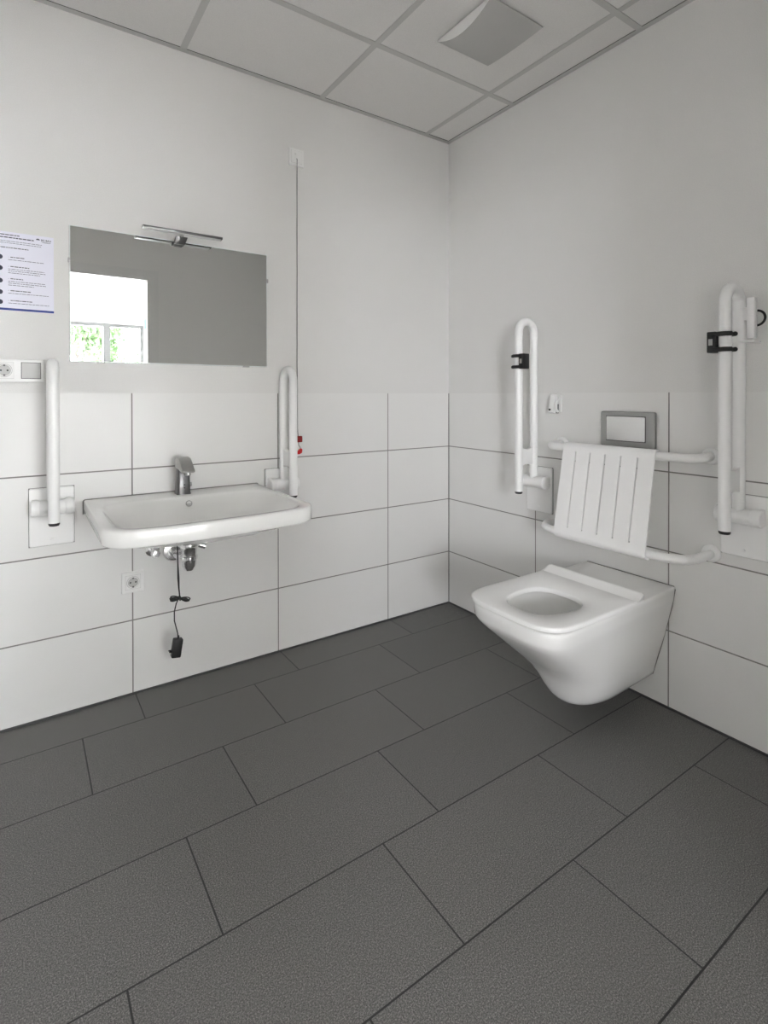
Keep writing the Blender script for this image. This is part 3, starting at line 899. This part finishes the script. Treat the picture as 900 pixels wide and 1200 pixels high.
levels = [  # z, half width, nose, straight until, half width at wall, exponent
    (0.094, 0.070, 0.385, 0.22, 0.070, 2.2),
    (0.096, 0.088, 0.415, 0.24, 0.090, 2.3),
    (0.104, 0.100, 0.434, 0.25, 0.100, 2.3),
    (0.120, 0.110, 0.448, 0.26, 0.105, 2.4),
    (0.150, 0.125, 0.466, 0.28, 0.112, 2.5),
    (0.190, 0.136, 0.490, 0.30, 0.122, 2.6),
    (0.230, 0.146, 0.524, 0.34, 0.134, 2.8),
    (0.270, 0.155, 0.570, 0.38, 0.145, 3.0),
    (0.310, 0.163, 0.617, 0.43, 0.154, 3.2),
    (0.345, 0.170, 0.656, 0.48, 0.162, 3.4),
    (0.380, 0.178, 0.694, 0.53, 0.170, 3.7),
    (0.402, 0.184, 0.714, 0.55, 0.175, 3.9),
    (0.415, 0.1862, 0.720, 0.56, 0.177, 4.0),
    (0.440, 0.187, 0.722, 0.56, 0.180, 4.0),
    (0.450, 0.187, 0.722, 0.56, 0.181, 4.0),
    (0.4545, 0.185, 0.7205, 0.56, 0.179, 4.0),
    (0.456, 0.181, 0.716, 0.555, 0.175, 4.0)]
rings = [dring(w, xf, xb, wb, z, n) for z, w, xf, xb, wb, n in levels]
ref = rings[-1]
hc = (1.074, 0.552)
for dz, hu, hv, n, cv in ((0.0, 0.122, 0.136, 2.6, 0.550), (-0.004, 0.126, 0.140, 2.6, 0.549), (-0.012, 0.131, 0.143, 2.6, 0.547), (-0.024, 0.132, 0.142, 2.6, 0.544), (-0.055, 0.130, 0.138, 2.5, 0.530), (-0.09, 0.118, 0.128, 2.4, 0.505), (-0.13, 0.098, 0.110, 2.3, 0.465), (-0.17, 0.075, 0.085, 2.2, 0.430), (-0.20, 0.055, 0.060, 2.0, 0.410)):
    rings.append(hole_ring(ref, (1.068, cv), hu, hv, n, 0.456 + dz))
bm = nb(); loft(bm, rings); bowl = build('bowl', bm, M['ceramic'], root, smooth=60)
bm = nb(); lathe(bm, B(1.068, 0.440, 0.300), (0, 0, 1), [(0.078, 0), (0.078, 0.0005), (0, 0.0005)], 32); build('water', bm, M['water'], root)
# seat ring
def sring(w, xf, xb, x0, z, n=3.3):
    L = []
    for k in range(7):
        L.append((w, x0 + (xb - x0) * k / 7))
    for k in range(33):
        a = PI / 2 - PI * k / 32
        sy, cx = math.sin(a), math.cos(a)
        L.append((w * math.copysign(abs(sy) ** (2 / n), sy), xb + (xf - xb) * abs(cx) ** (2 / n)))
    for k in range(1, 8):
        L.append((-w, xb + (x0 - xb) * k / 7))
    for k in range(1, 12):
        L.append((-w + 2 * w * k / 12, x0))
    return [B(1.063 - u, v, z) for u, v in L]
sr = []
ho = sring(0.190, 0.733, 0.58, 0.266, 0.478, 4.0)
SR = lambda w, xf, x0, z: sring(w, xf, 0.575, x0, z, 4.0)
sr.append(hole_ring(ho, hc, 0.102, 0.117, 2.6, 0.4625))
sr.append(hole_ring(ho, hc, 0.110, 0.125, 2.6, 0.4625))
sr.append(SR(0.180, 0.723, 0.274, 0.4625))
sr.append(SR(0.1895, 0.7325, 0.2665, 0.4648))
sr.append(SR(0.190, 0.733, 0.266, 0.4720))
sr.append(SR(0.188, 0.731, 0.268, 0.4762))
sr.append(SR(0.1835, 0.7265, 0.272, 0.4780))
sr.append(hole_ring(ho, hc, 0.1065, 0.1205, 2.6, 0.4778))
sr.append(hole_ring(ho, hc, 0.1040, 0.1180, 2.6, 0.4760))
sr.append(hole_ring(ho, hc, 0.1020, 0.1165, 2.6, 0.4700))
bm = nb(); R_ = loft(bm, sr, cap0=False, cap1=False)
a, b = R_[-1], R_[0]
for k in range(len(a)):
    bm.faces.new((a[k], a[(k + 1) % len(a)], b[(k + 1) % len(b)], b[k]))
seat = build('toilet_seat', bm, M['seat'], root, smooth=60)
bm = nb()
pr = [(0.262, 0.466), (0.256, 0.488), (0.259, 0.4945), (0.266, 0.4955), (0.274, 0.492), (0.296, 0.4795), (0.312, 0.4772), (0.306, 0.470)]
mid = (0.276, 0.478)
loft(bm, [[B(1.063 + k, mid[0] + (o - mid[0]) * q, mid[1] + (z - mid[1]) * q) for o, z in pr] for k, q in ((-0.189, 0.75), (-0.184, 0.96), (-0.177, 1), (0.177, 1), (0.184, 0.96), (0.189, 0.75))])
build('seat_rear_ridge', bm, M['seat'], seat, smooth=50)
for k in (-0.075, 0.075):
    bm = nb(); cyl(bm, B(WC + k, 0.285, 0.455), B(WC + k, 0.285, 0.466), 0.014, 20)
    build('seat_hinge', bm, M['chrome'], seat)
bm2 = nb()
# fixing slot in the lower flank
loft(bm2, [[B(o_y, o_o + 0.014 * u + 0.001, 0.117 + 0.0055 * v) for u, v in [(math.cos(2 * PI * k / 16), math.sin(2 * PI * k / 16)) for k in range(16)]] for o_y, o_o in ((0.965, 0.384), (0.9405, 0.380))])
build('fixing_hole', bm2, M['black'], bowl)
bm = nb()
tube(bm, [B(WC - 0.176, 0.0035, 0.4565), B(WC, 0.0035, 0.4570), B(WC + 0.176, 0.0035, 0.4565), B(WC + 0.181, 0.0035, 0.445), B(WC + 0.170, 0.0035, 0.38), B(WC + 0.134, 0.0035, 0.23), B(WC + 0.100, 0.0035, 0.105)], 0.0022, 8)
build('silicone_bead', bm, M['silicone'], root)

# flush plate
root = thing('flush_plate', 'brushed metal rectangular flush plate on the tiles above the backrest', 'flush plate', B(1.041, 0.002, 0.948))
bm = nb(); plate(bm, B, 0.930, 0.947, 1.152, 1.088, 0.0016, 0.013, 0.008, 0.005); build('plate_frame', bm, M['satin'], root, smooth=12)
bm = nb(); box(bm, (0.9545, 0.0120, 0.9705), (1.1175, 0.0133, 1.0705), B); build('button_gap', bm, M['gridedge'], root)
bm = nb(); plate(bm, B, 0.957, 0.973, 1.115, 1.068, 0.010, 0.0155, 0.004, 0.0015); build('flush_button', bm, M['chrome'], root, smooth=12)
# coat hook / reset device
root = thing('wall_hook', 'small white plastic hook unit on the tiles left of the flush plate', 'hook', B(0.715, 0.002, 1.068))
bm = nb(); plate(bm, B, 0.690, 1.078, 0.738, 1.158, 0.0015, 0.010, 0.004, 0.002); build('hook_base', bm, M['plastic'], root, smooth=12)
bm = nb()
lo = [B(0.689, 0.010, 1.158), B(0.718, 0.010, 1.158), B(0.720, 0.010, 1.070), B(0.686, 0.010, 1.070)]
hi = [B(0.693, 0.024, 1.152), B(0.716, 0.024, 1.152), B(0.719, 0.034, 1.074), B(0.688, 0.034, 1.074)]
loft(bm, [lo, hi]); hk = build('hook_front', bm, M['plastic'], root, bevel=0.003)
bm = nb(); cyl(bm, B(0.697, 0.030, 1.088), B(0.697, 0.0345, 1.088), 0.0046, 16); build('indicator', bm, M['black'], hk)
bm = nb(); tube(bm, fillet([B(0.728, 0.008, 1.140), B(0.729, 0.030, 1.118), B(0.730, 0.032, 1.088), B(0.730, 0.020, 1.080)], 0.012, 5), 0.0055, 10); build('hook_arm', bm, M['plastic'], root)
bm = nb(); box(bm, (0.7195, 0.010, 1.072), (0.7265, 0.020, 1.112), B); build('hook_slot', bm, M['gridedge'], root)

# ------------------------------------------------------------------ backrest on two bent rails
root = thing('toilet_backrest', 'white slatted backrest on two bent rails above the toilet', 'backrest', B(1.045, 0.0, 0.60))
RB = 0.0155
for nm, z, off, rbend in (('upper_rail', 0.938, 0.112, 0.075), ('lower_rail', 0.604, 0.175, 0.11)):
    bm = nb()
    a, b = 0.742, 1.342
    tube(bm, fillet([B(a, 0.004, z + 0.004), B(a, off, z), B(b, off, z), B(b, 0.004, z + 0.004)], rbend, 14), RB, 24)
    rl = build(nm, bm, M['nylon'], root, smooth=50)
    for t in (a, b):
        bm = nb(); lathe(bm, B(t, 0.0018, z + 0.004), (-1, 0, 0), [(0.0295, 0), (0.0295, 0.006), (0.027, 0.010), (0.022, 0.013), (0.0155, 0.013)], 36); build('escutcheon', bm, M['nylon'], rl)
# slatted panel: profile in the (offset, z) plane
bm = nb()
def prof_at(off0, off1):
    pass
top_c, low_c = (0.112, 0.938), (0.175, 0.604)
rw, th = RB + 0.0015, 0.005
dv = Vector((low_c[0] - top_c[0], low_c[1] - top_c[1])).normalized()
nv = Vector((-dv.y, dv.x))          # points to the room (offset grows)
if nv.x < 0: nv = -nv
ang_n = math.atan2(nv.y, nv.x)
outer, inner_ = [], []
# wrap over the upper tube
for k in range(13):
    a = ang_n + math.radians(190) * (1 - k / 12)
    outer.append((top_c[0] + (rw + th) * math.cos(a), top_c[1] + (rw + th) * math.sin(a)))
    inner_.append((top_c[0] + rw * math.cos(a), top_c[1] + rw * math.sin(a)))
for k in range(13):
    a = ang_n - math.radians(150) * (k / 12)
    outer.append((low_c[0] + (rw + th) * math.cos(a), low_c[1] + (rw + th) * math.sin(a)))
    inner_.append((low_c[0] + rw * math.cos(a), low_c[1] + rw * math.sin(a)))
def strip(o_, i_, t0, t1):
    ring = o_ + i_[::-1]
    loft(bm, [[B(t0, o, z) for o, z in ring], [B(t1, o, z) for o, z in ring]])
T0, T1, NS, gap = 0.843, 1.217, 6, 0.0055
sw = (T1 - T0 - gap * (NS - 1)) / NS
# insert cut points near each end so slits stop short of the tubes
def lerp(p, q, f): return (p[0] + (q[0] - p[0]) * f, p[1] + (q[1] - p[1]) * f)
oa, ob_ = outer[12], outer[13]; ia, ib = inner_[12], inner_[13]
f0, f1 = 0.045, 0.93
o_top = outer[:13] + [lerp(oa, ob_, f0)]; i_top = inner_[:13] + [lerp(ia, ib, f0)]
o_mid = [lerp(oa, ob_, f0), lerp(oa, ob_, f1)]; i_mid = [lerp(ia, ib, f0), lerp(ia, ib, f1)]
o_low = [lerp(oa, ob_, f1)] + outer[13:]; i_low = [lerp(ia, ib, f1)] + inner_[13:]
strip(o_top, i_top, T0, T1); strip(o_low, i_low, T0, T1)
for k in range(NS):
    a = T0 + k * (sw + gap)
    strip(o_mid, i_mid, a, a + sw)
build('slatted_panel', bm, M['nylon'], root, smooth=30)

# ------------------------------------------------------------------ lamps, daylight, camera
w = bpy.data.worlds.new('sky'); SC.world = w; w.use_nodes = True
wt = w.node_tree; bg = wt.nodes['Background']
bg.inputs[0].default_value = (0.95, 0.965, 1.0, 1); bg.inputs[1].default_value = 22.0
def portal(loc, rot, sx, sy):
    l = bpy.data.lights.new('window_portal', 'AREA'); l.shape = 'RECTANGLE'; l.size = sx; l.size_y = sy
    l.cycles.is_portal = True
    o = bpy.data.objects.new('window_portal', l); o.location = loc; o.rotation_euler = rot; COL.objects.link(o)
portal(((wx0 + wx1) / 2, NY - 0.17, (wz0 + wz1) / 2), (PI / 2, 0, 0), wx1 - wx0, wz1 - wz0)
portal((NX0 - 0.16, (a0 + a1) / 2, (b0 + b1) / 2), (PI / 2, 0, -PI / 2), a1 - a0, b1 - b0)

cam = bpy.data.cameras.new('camera'); co_ = bpy.data.objects.new('camera', cam); COL.objects.link(co_)
f, cx, cy, yaw, pitch, roll = 621.198, 436.378, 466.808, 0.98336, 0.00631, -0.00127
cam.sensor_fit = 'HORIZONTAL'; cam.sensor_width = 36; cam.lens = f / 900 * 36
cam.shift_x = (450 - cx) / 900; cam.shift_y = (cy - 600) / 900
cam.clip_start = 0.02
fw_ = Vector((math.cos(yaw) * math.cos(pitch), math.sin(yaw) * math.cos(pitch), -math.sin(pitch)))
rt = Vector((math.sin(yaw), -math.cos(yaw), 0)); up = rt.cross(fw_)
r2 = rt * math.cos(roll) + up * math.sin(roll); u2 = -rt * math.sin(roll) + up * math.cos(roll)
mw = Matrix((r2, u2, -fw_)).transposed().to_4x4(); mw.translation = (-1.98071, -2.21043, 1.15361)
co_.matrix_world = mw
SC.camera = co_
vs = SC.view_settings
vs.view_transform = 'Standard'; vs.look = 'None'; vs.gamma = 1; vs.use_curve_mapping = False
vs.exposure = 1.77
try:
    SC.cycles.max_bounces = 16; SC.cycles.diffuse_bounces = 10; SC.cycles.caustics_reflective = False
    SC.cycles.use_denoising = True; SC.cycles.sample_clamp_indirect = 20
except Exception:
    pass
